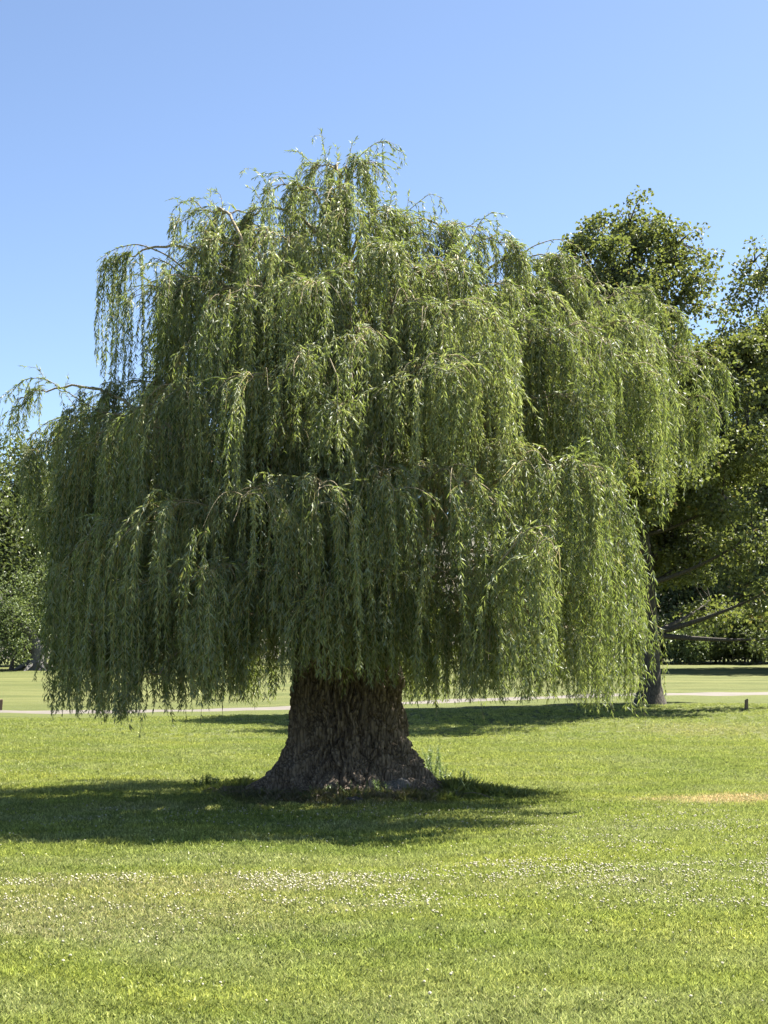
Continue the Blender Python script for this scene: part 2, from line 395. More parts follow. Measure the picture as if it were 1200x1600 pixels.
# ------------------------------------------------------------------ scatter by geometry nodes
def scatter_object(name, pts, scales, variants, mat, label, cat, tilt=.25):
    """variants: list of (V, F(list of poly arrays), var) — the tuft meshes live in the same mesh, marked by attribute 'piece'"""
    Vs = [pts]; n = len(pts); faces = []; piece = [np.zeros(n, int)]; A = []
    for k, (V, F, var) in enumerate(variants):
        Vs.append(V); faces.append(F + n); piece.append(np.full(len(V), k + 1)); n += len(V); A.append(var)
    me = mesh_from(name, np.concatenate(Vs), faces, [mat], None, False, np.concatenate(A))
    a = me.attributes.new('piece', 'INT', 'POINT'); a.data.foreach_set('value', np.concatenate(piece).astype(np.int32))
    s = me.attributes.new('size', 'FLOAT', 'POINT')
    sv = np.ones(len(me.vertices), np.float32); sv[:len(pts)] = scales; s.data.foreach_set('value', sv)
    o = link(bpy.data.objects.new(name, me)); tag(o, label, cat, kind='stuff')
    ng = bpy.data.node_groups.new(name + '_scatter', 'GeometryNodeTree')
    ng.interface.new_socket('Geometry', in_out='INPUT', socket_type='NodeSocketGeometry')
    ng.interface.new_socket('Geometry', in_out='OUTPUT', socket_type='NodeSocketGeometry')
    nn = ng.nodes; ll = ng.links
    gi = nn.new('NodeGroupInput'); go_ = nn.new('NodeGroupOutput')
    def named(nm, ty):
        q = nn.new('GeometryNodeInputNamedAttribute'); q.data_type = ty; q.inputs[0].default_value = nm
        return q.outputs[0]
    def pick(k):
        c = nn.new('FunctionNodeCompare'); c.data_type = 'INT'; c.operation = 'EQUAL'
        ll.new(named('piece', 'INT'), c.inputs[2]); c.inputs[3].default_value = k
        sg = nn.new('GeometryNodeSeparateGeometry'); sg.domain = 'POINT'
        ll.new(gi.outputs[0], sg.inputs[0]); ll.new(c.outputs[0], sg.inputs[1]); return sg.outputs[0]
    g2i = nn.new('GeometryNodeGeometryToInstance')
    for k in range(len(variants)): ll.new(pick(k + 1), g2i.inputs[0])
    m2p = nn.new('GeometryNodeMeshToPoints'); ll.new(pick(0), m2p.inputs[0])
    iop = nn.new('GeometryNodeInstanceOnPoints')
    ll.new(m2p.outputs[0], iop.inputs['Points']); ll.new(g2i.outputs[0], iop.inputs['Instance'])
    iop.inputs['Pick Instance'].default_value = True
    ri = nn.new('FunctionNodeRandomValue'); ri.data_type = 'INT'; ri.inputs[4].default_value = 0; ri.inputs[5].default_value = len(variants) - 1
    ll.new(ri.outputs[2], iop.inputs['Instance Index'])
    rv = nn.new('FunctionNodeRandomValue'); rv.data_type = 'FLOAT_VECTOR'
    rv.inputs[0].default_value = (-tilt, -tilt, 0); rv.inputs[1].default_value = (tilt, tilt, 6.283); rv.inputs['Seed'].default_value = 5
    ll.new(rv.outputs[0], iop.inputs['Rotation']); ll.new(named('size', 'FLOAT'), iop.inputs['Scale'])
    ll.new(iop.outputs[0], go_.inputs[0])
    md = o.modifiers.new('scatter', 'NODES'); md.node_group = ng
    return o

def tuft(nb, rad, h0, h1, w, lean=.35):
    V = []; Fq = []; A = []
    for b in range(nb):
        r = rad * math.sqrt(rng.random()); t = rng.random() * 6.283
        p = np.array((r * math.cos(t), r * math.sin(t), -.006))
        h = rng.uniform(h0, h1); az = rng.random() * 6.283; d = np.array((math.cos(az), math.sin(az), 0)); ln = rng.uniform(.1, lean * 2.2) * h * 1.6
        s = np.array((-d[1], d[0], 0)) * w * rng.uniform(.7, 1.3) * .5
        mid = p + np.array((0, 0, h * .6)) + d * ln * .35; tip = p + np.array((0, 0, h)) + d * ln
        n = len(V); V += [p - s, p + s, mid + s * .9, tip, mid - s * .9]; Fq.append([n, n + 1, n + 2, n + 3, n + 4])
        A.append(rng.random() ** 1.3 if rng.random() < .93 else 1.0)
    return np.array(V), np.array(Fq), np.array(A)

def scatter_pts(y0, y1, dens, side=3.5):
    n = int(((.5 * .57) * (y1 ** 2 - y0 ** 2) + 2 * side * (y1 - y0)) * dens)
    wmax = .57 * y1 + 2 * side
    st_ = 1 / math.sqrt(dens); XX, YY = np.meshgrid(np.arange(-wmax / 2, wmax / 2, st_), np.arange(y0, y1, st_))
    Xc = XX.ravel() + rng.uniform(0, st_, XX.size); Yc = YY.ravel() + rng.uniform(0, st_, XX.size)
    k = np.abs(Xc) < .285 * Yc + side
    return Xc[k], Yc[k]

X, Y, S = [], [], []
for (a, b, d, s) in ((5, 9, 280, .85), (9, 14, 190, .95), (14, 22, 110, 1.05), (22, 32, 48, 1.2), (32, 46, 16, 1.35)):
    x, y = scatter_pts(a, b, d); X.append(x); Y.append(y); S.append(np.full(len(x), s) * rng.uniform(.7, 1.25, len(x)))
X = np.concatenate(X); Y = np.concatenate(Y); S = np.concatenate(S)
k = (((X - TX) / 1.15) ** 2 + ((Y - TY) / .95) ** 2) > rng.uniform(.75, 1.1, len(X)) ** 2
X, Y, S = X[k], Y[k], S[k]
pts = np.stack([X, Y, ground(X, Y)], 1)
scatter_object('grass', pts, S, [tuft(46, .085, .014, .042, .0070) for _ in range(6)], M['grass'],
               'short mown green lawn grass with paler and strawy patches', 'grass')

# white clover heads
def blob(r, nseg=6):
    V = [(0, 0, r * .9)]
    for (zz, rr) in ((.5, .8), (-.1, 1.0), (-.6, .6)):
        for t in range(nseg):
            a = 6.283 * (t + zz) / nseg; q = rng.uniform(.85, 1.15)
            V.append((r * rr * q * math.cos(a), r * rr * q * math.sin(a), r * zz * .9))
    V.append((0, 0, -r * .8)); F = []
    for t in range(nseg):
        u = (t + 1) % nseg; F.append((0, 1 + t, 1 + u, 1 + u))
        for l in range(2): F.append((1 + l * nseg + t, 1 + (l + 1) * nseg + t, 1 + (l + 1) * nseg + u, 1 + l * nseg + u))
        F.append((1 + 2 * nseg + t, 1 + 3 * nseg, 1 + 3 * nseg, 1 + 2 * nseg + u))
    tri = np.array([f[:3] for f in F if f[2] == f[3]] + [(f[0], f[1], f[3]) for f in F if f[1] == f[2]])
    quad = np.array([f for f in F if len(set(f)) == 4])
    t2 = np.concatenate([quad[:, [0, 1, 2]], quad[:, [0, 2, 3]]])
    T = np.concatenate([tri, t2]); V = np.array(V); V[:, 2] += .030
    # thin stalk
    n = len(V); V = np.concatenate([V, [(-.001, 0, 0), (.001, 0, 0), (0, 0, .036)]]); T = np.concatenate([T, [[n, n + 1, n + 2]]])
    return V, T, np.full(len(T), .5)
x, y = scatter_pts(7.5, 24, 640)
d = np.zeros(len(x))
wig = .6 * np.sin(x * .9 + .5) + .3 * np.sin(x * 2.3)
d += 1.0 * np.exp(-((y - 11.95 - .25 * wig) / .28) ** 2) * smooth(-3.2, -.3, x)
d += .75 * np.exp(-((y - 12.1 - .5 * wig) / .55) ** 2) * smooth(.2, 1.4, x)
d += .26 * np.exp(-((y - 11.6 - .3 * wig) / .5) ** 2) * (1 - smooth(-.6, .6, x))
d += .35 * np.exp(-((y - 10.7 - .4 * wig) / .9) ** 2)
d += .22 * np.exp(-((y - 14.5) / 1.6) ** 2) * smooth(.8, 2.5, x)
d += .10 * np.exp(-((y - 17.0) / 1.2) ** 2)
d = d * 1.5 * (.35 + .65 * smooth(9.5, 11.3, y)) + .02
nz = np.array([mnoise.noise(Vector((float(a) * 1.6, float(b) * 2.6, .3))) + .6 * mnoise.noise(Vector((float(a) * 5, float(b) * 7, 4.3))) for a, b in zip(x, y)])
k = rng.random(len(x)) < d * np.clip(.45 + nz * 1.7, 0, 1.6)
x, y = x[k], y[k]
scatter_object('clover_flowers', np.stack([x, y, ground(x, y)], 1), rng.uniform(.7, 1.15, len(x)), [blob(.0085), blob(.0070), blob(.0095), blob(.006)], M['clover'],
               'small white clover heads dotted in bands over the lawn', 'clover', .5)

# longer unmown grass round the foot of the willow
a = rng.uniform(0, 6.283, 900); r = 1 + np.abs(rng.normal(0, .22, len(a)))
x = TX + r * 1.28 * np.cos(a); y = TY + r * 1.12 * np.sin(a) - .03
ex = rng.random(700); xe = TX + 1.3 + ex * 1.5; ye = TY - .15 + rng.normal(0, .17, 700)
el = rng.random(420); xl = TX - 1.3 - el * 1.0; yl = TY + .2 + rng.normal(0, .18, 420)
ef = rng.random(260); xf = TX - .9 + ef * 2.3; yf = TY - 1.15 + rng.normal(0, .16, 260)
x = np.concatenate([x, xe, xl, xf]); y = np.concatenate([y, ye, yl, yf])
sz = np.concatenate([rng.uniform(.25, .8, 900), rng.uniform(.5, 1.25, 700) * (1.15 - ex), rng.uniform(.4, 1.0, 420) * (1.1 - el), rng.uniform(.3, .8, 260)])
M['long_grass'] = grass_mat('long_grass_blade', .9, .4)
scatter_object('long_grass', np.stack([x, y, ground(x, y)], 1), sz, [tuft(16, .05, .05, .18, .0032, .28) for _ in range(6)], M['long_grass'],
               'long unmown dark green grass round the foot of the willow trunk', 'grass', .3)

# ------------------------------------------------------------------ the willow
willow = thing('willow_tree', 'huge weeping willow with thick furrowed trunk standing alone on the lawn', 'tree', (TX, TY, 0))
WL = np.array((TX, TY, 0.0))

# trunk
nt_, nz_ = 320, 190
th = np.linspace(0, 2 * math.pi, nt_, endpoint=False); zz = np.concatenate([np.linspace(-.12, 2.0, 165), np.linspace(2.02, 3.3, 25)])
TH, ZZ = np.meshgrid(th, zz)
zc = np.maximum(ZZ, 0)
flare = .44 * np.exp(-zc / .30) + .09 * np.exp(-zc / .8)
lob = .22 * np.cos(3 * TH + .6) + .20 * np.cos(5 * TH + 2.0) + .15 * np.cos(8 * TH + .3) + .10 * np.cos(13 * TH + 1)
base = .70 + .02 * np.sin(2 * TH + zc) - .04 * smooth(1.6, 3.2, zc) + .03 * np.cos(3 * TH + .8 * zc)
right_pull = .07 * np.maximum(np.cos(TH), 0) * np.exp(-zc / .35) + .26 * np.maximum(-np.cos(TH), 0) ** 3 * np.exp(-zc / .13)
RR = base + flare * (1 + .75 * lob) + right_pull
RR *= (1 - .35 * smooth(2.7, 3.3, ZZ) ** 2)
disp = np.zeros_like(RR); lump = np.zeros_like(RR)
c_, s_ = np.cos(TH), np.sin(TH)
tw = .25 * ZZ
vals = np.empty(RR.size); vl = np.empty(RR.size)
fx = (np.cos(TH + .12 * zc) * 1.0).ravel(); fy = (np.sin(TH + .12 * zc) * 1.0).ravel(); fz = ZZ.ravel()
for q in range(RR.size):
    X0, Y0, Z0 = fx[q], fy[q], fz[q]
    w1 = mnoise.noise(Vector((X0 * 2.3, Y0 * 2.3, Z0 * 2.2))); w2 = mnoise.noise(Vector((X0 * 2.3 + 9, Y0 * 2.3, Z0 * 2.2 + 4)))
    a1 = 1 - abs(mnoise.noise(Vector((X0 * 10 + w1 * 2.2, Y0 * 10 + w2 * 2.2, Z0 * 1.7)))) * 2.6
    a2 = 1 - abs(mnoise.noise(Vector((X0 * 23 + w2 * 3, Y0 * 23 + w1 * 3, Z0 * 7.0 + 7)))) * 2.4
    a3 = mnoise.noise(Vector((X0 * 45, Y0 * 45, Z0 * 22)))
    vals[q] = -(.155 * max(a1, 0) ** 1.9 + .055 * max(a2, 0) ** 2) + .016 * a3
    vl[q] = mnoise.noise(Vector((X0 * 3.2, Y0 * 3.2, Z0 * 4.2 + 20))) + .5 * mnoise.noise(Vector((X0 * 7, Y0 * 7, Z0 * 9)))
disp = vals.reshape(RR.shape); lump = vl.reshape(RR.shape)
RR = RR + disp + lump * (.035 + .10 * np.exp(-zc / .28))
# a few knobbly burls low on the trunk
for (b_t, b_z, b_r, b_a) in ((-2.35, .30, .17, .13), (-2.0, .12, .14, .11), (-1.25, .16, .17, .12), (-.75, .22, .16, .10), (-1.75, .42, .13, .07), (-2.7, .10, .14, .12), (-1.0, .55, .12, .05)):
    dd = (((np.angle(np.exp(1j * (TH - b_t)))) * .95) ** 2 + (ZZ - b_z) ** 2) / b_r ** 2
    RR += b_a * np.exp(-dd ** 1.4)
V = np.stack([RR * c_, RR * s_ * .92, ZZ + .07], -1).reshape(-1, 3)
i = (np.arange(nz_ - 1)[:, None] * nt_ + np.arange(nt_)[None]); j = (np.arange(nz_ - 1)[:, None] * nt_ + (np.arange(nt_)[None] + 1) % nt_)
g = Geo(); g.add(V, np.stack([i, j, j + nt_, i + nt_], -1).reshape(-1, 4))
g.build('trunk', [M['willow_bark']], willow, sm=True)

def root_piece(az, L, r0, bend, lift=.16):
    K, n = 26, 18; t = np.linspace(0, 1, K); d = np.array((math.cos(az), math.sin(az), 0)); v = np.array((-d[1], d[0], 0))
    P = d * (.72 + L * t)[:, None] + v * (bend * np.sin(t * 3.4))[:, None] + np.array((0, 0, 1)) * (.07 + lift * (1 - t) ** 2 - .10 * t)[:, None]
    rad = r0 * (1 - t) ** .7 + .012
    T = nrm(np.gradient(P, axis=0)); a = nrm(np.cross(T, (0, 0, 1.))); b_ = np.cross(T, a); V = []
    for i_ in range(K):
        for j_ in range(n):
            q = 2 * math.pi * j_ / n; dd = a[i_] * math.cos(q) + b_[i_] * math.sin(q)
            w = P[i_] + dd * rad[i_]
            f = 1 + .45 * mnoise.noise(Vector(w * 5 + 3)) - .35 * max(0, 1 - abs(mnoise.noise(Vector((w[0] * 14, w[1] * 14, q * 2)))) * 3)
            V.append(P[i_] + dd * rad[i_] * f)
    i_ = (np.arange(K - 1)[:, None] * n + np.arange(n)[None]); j_ = np.arange(K - 1)[:, None] * n + (np.arange(n)[None] + 1) % n
    g = Geo(); g.add(np.array(V), np.stack([i_, j_, j_ + n, i_ + n], -1).reshape(-1, 4)); g.build('root', [M['willow_bark']], willow, sm=True)
for a_ in ((-3.05, .72, .16, .05, .22), (-2.75, .80, .15, -.10, .18), (-2.35, .55, .17, .08, .2), (-1.95, .50, .15, -.06, .16), (-1.5, .45, .17, .07, .14), (-1.15, .52, .16, -.07, .16), (-.72, .55, .18, .06, .2), (-.3, .62, .15, -.08, .18), (.1, .6, .14, .06, .18), (.9, .6, .15, .05, .2), (1.7, .6, .15, .05, .2), (2.5, .6, .15, .05, .2)):
    root_piece(*a_)

def bez(p0, p1, p2, n):
    t = np.linspace(0, 1, n)[:, None]
    return (1 - t) ** 2 * p0 + 2 * t * (1 - t) * p1 + t ** 2 * p2

# limbs (willow-local coordinates)
limbs = []
limb_spec = [(-165, 2.4, 4.6), (-120, 2.6, 4.6), (-75, 2.4, 4.8), (-35, 2.7, 4.8), (5, 3.0, 5.2), (50, 2.6, 5.0), (95, 2.4, 5.0), (145, 2.7, 5.2),
             (-140, 1.6, 7.0), (-60, 1.4, 6.6), (20, 1.7, 6.7), (100, 1.3, 6.8), (-100, .3, 8.0)]
for (az, r, z) in limb_spec:
    d = np.array((math.cos(R(az)), math.sin(R(az)), 0))
    p0 = d * .25 + (0, 0, 2.3); p2 = d * r + (0, 0, z); p1 = d * (r * .35) + (0, 0, z * .72 + .3)
    P = bez(p0, p1, p2, 16); wob = rng.normal(0, .05, (16, 3)); wob[0] = 0; P = P + np.cumsum(wob, 0) * .35
    rad = np.linspace(.24 if z < 6 else .20, .045, 16)
    g = Geo(); tube(g, P, rad, 9); g.build('limb', [M['willow_bark']], willow, sm=True)
    limbs.append((P, rad))
LP = np.concatenate([l[0] for l in limbs])

def make_bough(A, u, w, hang, nstr, floor_z, top_sparse=False, leafden=1.0, wild=0.15, lsc=1.0):
    """A apex (willow-local), u outward direction, w hump radius (m), hang length (m)"""
    u = nrm(np.array((u[0], u[1], 0.0))); v = np.array((-u[1], u[0], 0))
    Q = A * np.array((.55, .55, 1)) - (0, 0, .9 + .25 * w)
    q = LP[np.argmin(np.linalg.norm(LP - Q, axis=1) + rng.uniform(0, .5, len(LP)))]
    B = A - u * w * .5
    P1 = (q * .35 + B * .65) + np.array((0, 0, .35 + .25 * np.linalg.norm(A - q) * .5))
    main = bez(q, P1, B, 14)
    n2 = 10; t = np.linspace(0, 1, n2)[1:, None]
    tail = B + u * (w * 1.5) * t + np.array((0, 0, 1)) * (.22 * w * np.sin(t * 2.2) - .85 * w * t ** 2.4)
    path = np.concatenate([main, tail]); path[1:-1] += rng.normal(0, .015, (len(path) - 2, 3))
    rad = np.interp(np.arange(len(path)), [0, 13, len(path) - 1], [.030, .011, .003])
    gw = Geo(); tube(gw, path, rad, 6)
    # secondary arcs
    ns = max(5, int(9 * w / .6)); arcs = []; K = 9
    for s in range(ns):
        f = rng.uniform(.35, 1.0); i0 = min(int(f * len(path) * .98), len(path) - 2); b0 = path[i0]
        ang = rng.uniform(-1.5, 1.5); d = u * math.cos(ang) + v * math.sin(ang)
        ln = w * rng.uniform(.5, 1.15); rise = rng.uniform(.05, .28) * ln
        tt = np.linspace(0, 1, K)[:, None]
        arcs.append(b0 + d * ln * tt + np.array((0, 0, 1)) * (rise * np.sin(tt * 2.4) - .75 * ln * tt ** 2.5))
    arcs = np.array(arcs)
    tubes(gw, arcs, np.linspace(.007, .0022, K)[None] * np.ones((ns, 1)), 3)
    bo = gw.build('bough', [M['branch_bark']], willow, sm=True)
    # strands, in little ropes
    src = np.concatenate([arcs.reshape(-1, 3), path[10:]]); 
    sdir = np.concatenate([nrm(np.gradient(arcs, axis=1)).reshape(-1, 3), nrm(np.gradient(path, axis=0))[10:]])
    ncl = max(3, int(nstr / 3.6)); ci = rng.integers(0, len(src), ncl)
    reps = rng.integers(3, 8, ncl); idx = np.repeat(ci, reps); cl = np.repeat(np.arange(ncl), reps)
    n = len(idx)
    st = src[idx] + rng.normal(0, .035, (n, 3)) * (1, 1, .6)
    clen = rng.uniform(.35, 1.0, ncl) ** .9
    L = hang * clen[cl] * rng.uniform(.72, 1.0, n)
    d_out = 1.0
    short = rng.random(n) < .2; L[short] = rng.uniform(.12, .45, short.sum())
    if floor_z is None:
        wx = st[:, 0] + WL[0] + d_out * u[0] * .12; wy = st[:, 1] + WL[1]
        fpx = floor_px(600 + F * wx / wy + rng.normal(0, 5, n))
        floor_z_ = EYE - (fpx - 1045) / F * wy
        lim = st[:, 2] - floor_z_
        near_ = L > lim * .72; L[near_] = np.maximum(L[near_], lim[near_] * rng.uniform(.8, 1.1, near_.sum()))
    else: floor_z_ = floor_z
    L = np.minimum(L, st[:, 2] - floor_z_ - rng.exponential(.09, n) + .05); keep = L > .12
    st, L, idx, cl = st[keep], L[keep], idx[keep], cl[keep]; n = len(st)
    if n == 0: return
    d0 = nrm(sdir[idx] + rng.normal(0, .35, (n, 3)) + (0, 0, .25)); d0 = nrm(d0 + nrm(st - A + u * .1) * .15)
    flip = rng.random(n) < .14; d0[flip] += rng.normal(0, .7, (flip.sum(), 3)) + (0, 0, .35); d0 = nrm(d0)
    ds = .035; K = int(L.max() / ds) + 2
    lam = rng.uniform(.05, .22, n)[:, None] * (1 + wild); opx = 600 + F * (st[:, 0] + WL[0]) / (st[:, 1] + WL[1]); loose = (rng.random(n) < .10) & (opx < 950) & (opx > 130); lam[loose] = rng.uniform(.35, .8, (loose.sum(), 1)); lam[flip & (L < .6)] = .5
    ph = rng.uniform(0, 6.28, (n, 2)); cph = rng.uniform(0, 6.28, (ncl, 2))[cl]; amp = rng.uniform(.02, .10, (n, 1)); camp = rng.uniform(.02, .09, (ncl, 1))[cl]
    P = np.empty((n, K, 3)); P[:, 0] = st
    for k_ in range(1, K):
        s = k_ * ds; e = np.exp(-s / lam)
        down = np.concatenate([amp * np.sin(s * 3.1 + ph) + camp * np.sin(s * 1.7 + cph), -np.ones((n, 1))], 1)
        d = nrm(d0 * e + down * (1 - e)); P[:, k_] = P[:, k_ - 1] + d * ds
    # converge the rope
    gf = Geo()
    m = 5; ti = np.linspace(0, 1, m)[None] * (L[:, None] / ds); i0 = np.minimum(ti.astype(int), K - 2); fr = (ti - i0)[..., None]
    ar = np.arange(n)[:, None]
    SP = P[ar, i0] * (1 - fr) + P[ar, i0 + 1] * fr
    tubes(gf, SP, np.linspace(.0028, .0010, m)[None] * np.ones((n, 1)), 3, 1)
    # leaves
    sp = .0172 / leafden
    cnt = (L / sp).astype(int); own = np.repeat(np.arange(n), cnt)
    s = rng.random(len(own)) ** .92 * L[own]
    # cluster gaps: bare old wood near the very top of some strands
    bare = (rng.random(n) < .25) * rng.uniform(.1, .4, n)
    kk = s > bare[own] * L[own] * .6; own, s = own[kk], s[kk]
    f = s / ds; i0 = np.minimum(f.astype(int), K - 2); fr = (f - i0)[:, None]
    p = P[own, i0] * (1 - fr) + P[own, i0 + 1] * fr; T = nrm(P[own, i0 + 1] - P[own, i0])
    az = rng.uniform(0, 6.28, len(own)); side = np.stack([np.cos(az), np.sin(az), np.zeros(len(az))], 1)
    an = rng.uniform(.30, 1.0, len(own))[:, None]
    D = nrm(T * np.cos(an) + side * np.sin(an) + rng.normal(0, .10, (len(own), 3)) + (0, 0, -.12))
    Nn = nrm(np.cross(D, rand_dirs(len(own))) * .9 + side * .4 + (0, 0, .3))
    frac = s / L[own]
    ll = lsc * rng.uniform(.060, .108, len(own)) * (1 - .35 * frac ** 6); ww = ll * rng.uniform(.13, .19, len(own))
    cv = rng.uniform(-.24, .24, ncl)[cl][own]; bv = rng.uniform(-.13, .13)
    var = np.clip(rng.normal(.43, .24, len(own)) + cv + bv, 0, .95); dead = rng.random(len(own)) < .012; var[dead] = 1.0
    leaves(gf, p, D, Nn, ll, ww, 0, var, droop=.10, belly=.38)
    gf.build('foliage', [M['willow_leaf'], M['stem']], bo)
    return len(own)

# (px, py of the hump top, depth offset from trunk, droop direction: -1 left .. 1 right (blend with radial), hump radius px, hang px)
S = 2310 / 19.6
front = [
 (503, 262, .1, -.6, 42, 190), (560, 262, -.2, .6, 48, 190), (452, 292, -.5, -.5, 52, 230), (520, 300, -.9, 0, 60, 260), (372, 335, -.2, -.5, 50, 200), (318, 332, .0, -1, 40, 130),
 (605, 330, -.4, .5, 50, 200), (655, 345, .2, .4, 40, 170), (712, 352, .2, .4, 50, 200), (765, 378, .0, .6, 52, 230), (600, 395, -1.4, .1, 70, 250),
 (845, 405, .1, .7, 60, 250), (900, 440, -.4, .7, 60, 260), (985, 462, .2, .9, 56, 250), (1020, 545, -.3, .9, 62, 240), (1058, 548, .5, 1, 52, 270), (960, 510, -.9, .7, 70, 300),
 (200, 400, .0, -1, 22, 200), (262, 445, -.5, -.6, 40, 170), (285, 490, .3, -.5, 50, 300),
 (60, 612, .0, -1, 24, 120), (105, 660, .5, -1, 45, 230), (165, 650, -.8, -.8, 62, 420), (100, 690, -.3, -.9, 45, 300), (215, 668, -1.5, -.6, 75, 430), (130, 780, -.9, -.9, 50, 330),
 (300, 440, -1.0, -.6, 70, 330), (395, 452, -1.9, -.2, 75, 330), (482, 447, -2.3, 0, 70, 320), (345, 380, -.6, -.4, 60, 250), (430, 370, -1.3, -.2, 65, 260),
 (295, 612, -2.2, -.5, 75, 400), (410, 590, -2.8, -.3, 80, 380), (530, 640, -3.4, .1, 36, 150), (560, 520, -2.5, .1, 70, 330), (470, 560, -2.9, 0, 60, 240),
 (640, 470, -2.0, .1, 65, 300), (715, 480, -2.5, .4, 75, 380), (752, 560, -3.0, .4, 55, 290), (690, 570, -3.2, .2, 70, 300), (700, 420, -1.3, .3, 70, 280), (790, 450, -1.0, .5, 70, 300),
 (820, 505, -1.7, .4, 65, 380), (890, 515, -2.0, .5, 75, 380), (950, 560, -1.8, .6, 70, 330), (1045, 620, .2, .9, 52, 200), (870, 620, -2.3, .4, 60, 300),
 (893, 728, -3.2, .6, 56, 370), (930, 765, -2.4, .5, 42, 330), (915, 850, -2.8, .6, 48, 260), (975, 880, -.6, .5, 26, 230), (835, 836, -4.0, .6, 52, 260), (780, 872, -3.1, .2, 55, 230), (850, 960, -2.6, .4, 50, 150),
 (690, 740, -3.3, .2, 80, 330), (600, 740, -3.5, .1, 80, 330), (500, 760, -3.5, 0, 80, 310), (400, 770, -3.3, -.2, 80, 330), (300, 790, -3.0, -.4, 80, 330),
 (215, 820, -2.4, -.6, 75, 310), (150, 880, -1.6, -.8, 55, 250), (120, 930, -.6, -.9, 40, 200), (790, 700, -2.9, .3, 70, 330),
 (690, 900, -3.2, .2, 70, 200), (600, 900, -3.2, 0, 65, 210), (520, 900, -3.2, 0, 65, 210), (560, 965, -2.6, 0, 55, 130), (640, 975, -2.3, .1, 55, 140), (400, 960, -2.7, -.1, 55, 150), (715, 965, -2.2, .1, 60, 150), (800, 985, -2.0, .2, 60, 150), (880, 985, -1.4, .3, 55, 150), (760, 900, -.6, .2, 70, 220), (680, 900, -.4, .1, 70, 220), (860, 880, -.3, .2, 60, 240), (300, 940, -.8, -.2, 70, 200), (390, 900, -.6, -.1, 70, 220), (220, 930, -.6, -.2, 60, 220), (440, 880, -3.3, -.1, 70, 200), (350, 890, -3.2, -.3, 75, 230), (260, 900, -2.9, -.5, 75, 230),
 (340, 690, -1.3, -.3, 80, 330), (190, 715, -.4, -.4, 60, 350), (165, 760, .3, -.4, 60, 300), (225, 600, .2, -.4, 60, 300), (180, 640, .4, -.3, 50, 260), (385, 640, -1.0, -.2, 80, 330), (400, 720, .5, -.1, 85, 330), (340, 560, .6, -.3, 80, 330), (600, 520, -1.6, .1, 70, 300), (612, 610, -2.4, .1, 75, 320), (545, 420, -1.6, 0, 65, 280), (590, 690, -2.7, 0, 75, 320), (540, 330, -1.0, 0, 55, 250), (660, 560, -1.5, .2, 75, 330), (480, 660, -2.0, 0, 75, 330), (580, 440, .8, .2, 80, 330), (620, 560, .9, .2, 90, 330), (520, 560, .6, -.2, 90, 330),
 (118, 890, -.6, -.3, 34, 240), (108, 960, -1.0, -.3, 28, 200), (150, 980, -1.6, -.2, 40, 180), (250, 1000, -2.4, -.2, 50, 130), (330, 980, -2.2, 0, 50, 130),
 (232, 1052, -3.1, -.4, 42, 60), (190, 960, -2.2, -.6, 55, 170), (740, 960, -2.9, .3, 60, 140), (905, 930, -1.6, .6, 55, 180), (470, 960, -2.8, 0, 50, 130),
]
def floor_px(px):
    return np.interp(px, [5, 30, 60, 76, 88, 200, 300, 330, 400, 420, 445, 460, 540, 630, 650, 700, 880, 930, 1018, 1028, 1045, 1080, 1110, 1125, 1140], [700, 820, 880, 900, 1120, 1124, 1108, 1094, 1088, 1100, 1072, 1058, 1062, 1070, 1096, 1094, 1090, 1112, 1108, 860, 820, 790, 720, 700, 640])
for (px, py, dY, lat, wp, hp) in front:
    Yd = TY + dY; sc_ = F / Yd
    A = at(px, py, Yd) - WL
    rad_ = nrm(np.array((A[0], A[1], 0)) + 1e-6)
    u = rad_ * (1.0 if abs(dY) > .8 else .4) + np.array((lat * .9, 0, 0)) + np.array((0, -.25, 0))
    w = wp / sc_
    if py + hp < 1000: hp *= .84
    fl = at(px, float(floor_px(px)), Yd)[2] - WL[2]
    make_bough(A, u, w, hp / sc_, int(60 * (w / .55) ** 1.1) + 8, None)

# the rest of the dome: inside layers, sides and the back
def env(z, az):
    """crown radius at height z in direction az (0 = right, 90 = away from the camera)"""
    rr = np.interp(z, [1, 2.5, 4, 5.2, 6, 7, 7.8, 8.3], [3.9, 3.9, 4.3, 4.35, 3.9, 2.5, 1.3, .5])
    rl = np.interp(z, [1, 2.5, 4, 5.0, 6, 7, 7.8, 8.3], [3.7, 3.8, 3.9, 3.9, 2.9, 2.2, 1.3, .5])
    rb = np.interp(z, [1, 2.5, 4, 5.2, 6, 7, 7.8, 8.3], [2.7, 2.8, 2.9, 2.8, 2.5, 1.9, 1.2, .5])
    c, s = math.cos(az), math.sin(az)
    rx = rr if c > 0 else rl
    return 1 / math.sqrt((c / rx) ** 2 + (s / rb) ** 2)
n_back = 58
for q in range(n_back):
    z = [7.6, 6.9, 6.0, 5.2, 4.4, 3.6, 2.9][q % 7] + rng.uniform(-.3, .3)
    az = R(2 + 176 * ((q * .618034) % 1.0))
    rr = env(z, az) * rng.uniform(.74, .92)
    A = np.array((rr * math.cos(az), rr * math.sin(az), z))
    if z > 7.2: A[0] = A[0] - .2
    w = rng.uniform(.5, .72)
    make_bough(A, np.array((math.cos(az), math.sin(az), 0)), w, rng.uniform(1.9, 3.0), int(46 * (w / .55)), 1.12, leafden=.42, lsc=1.5)
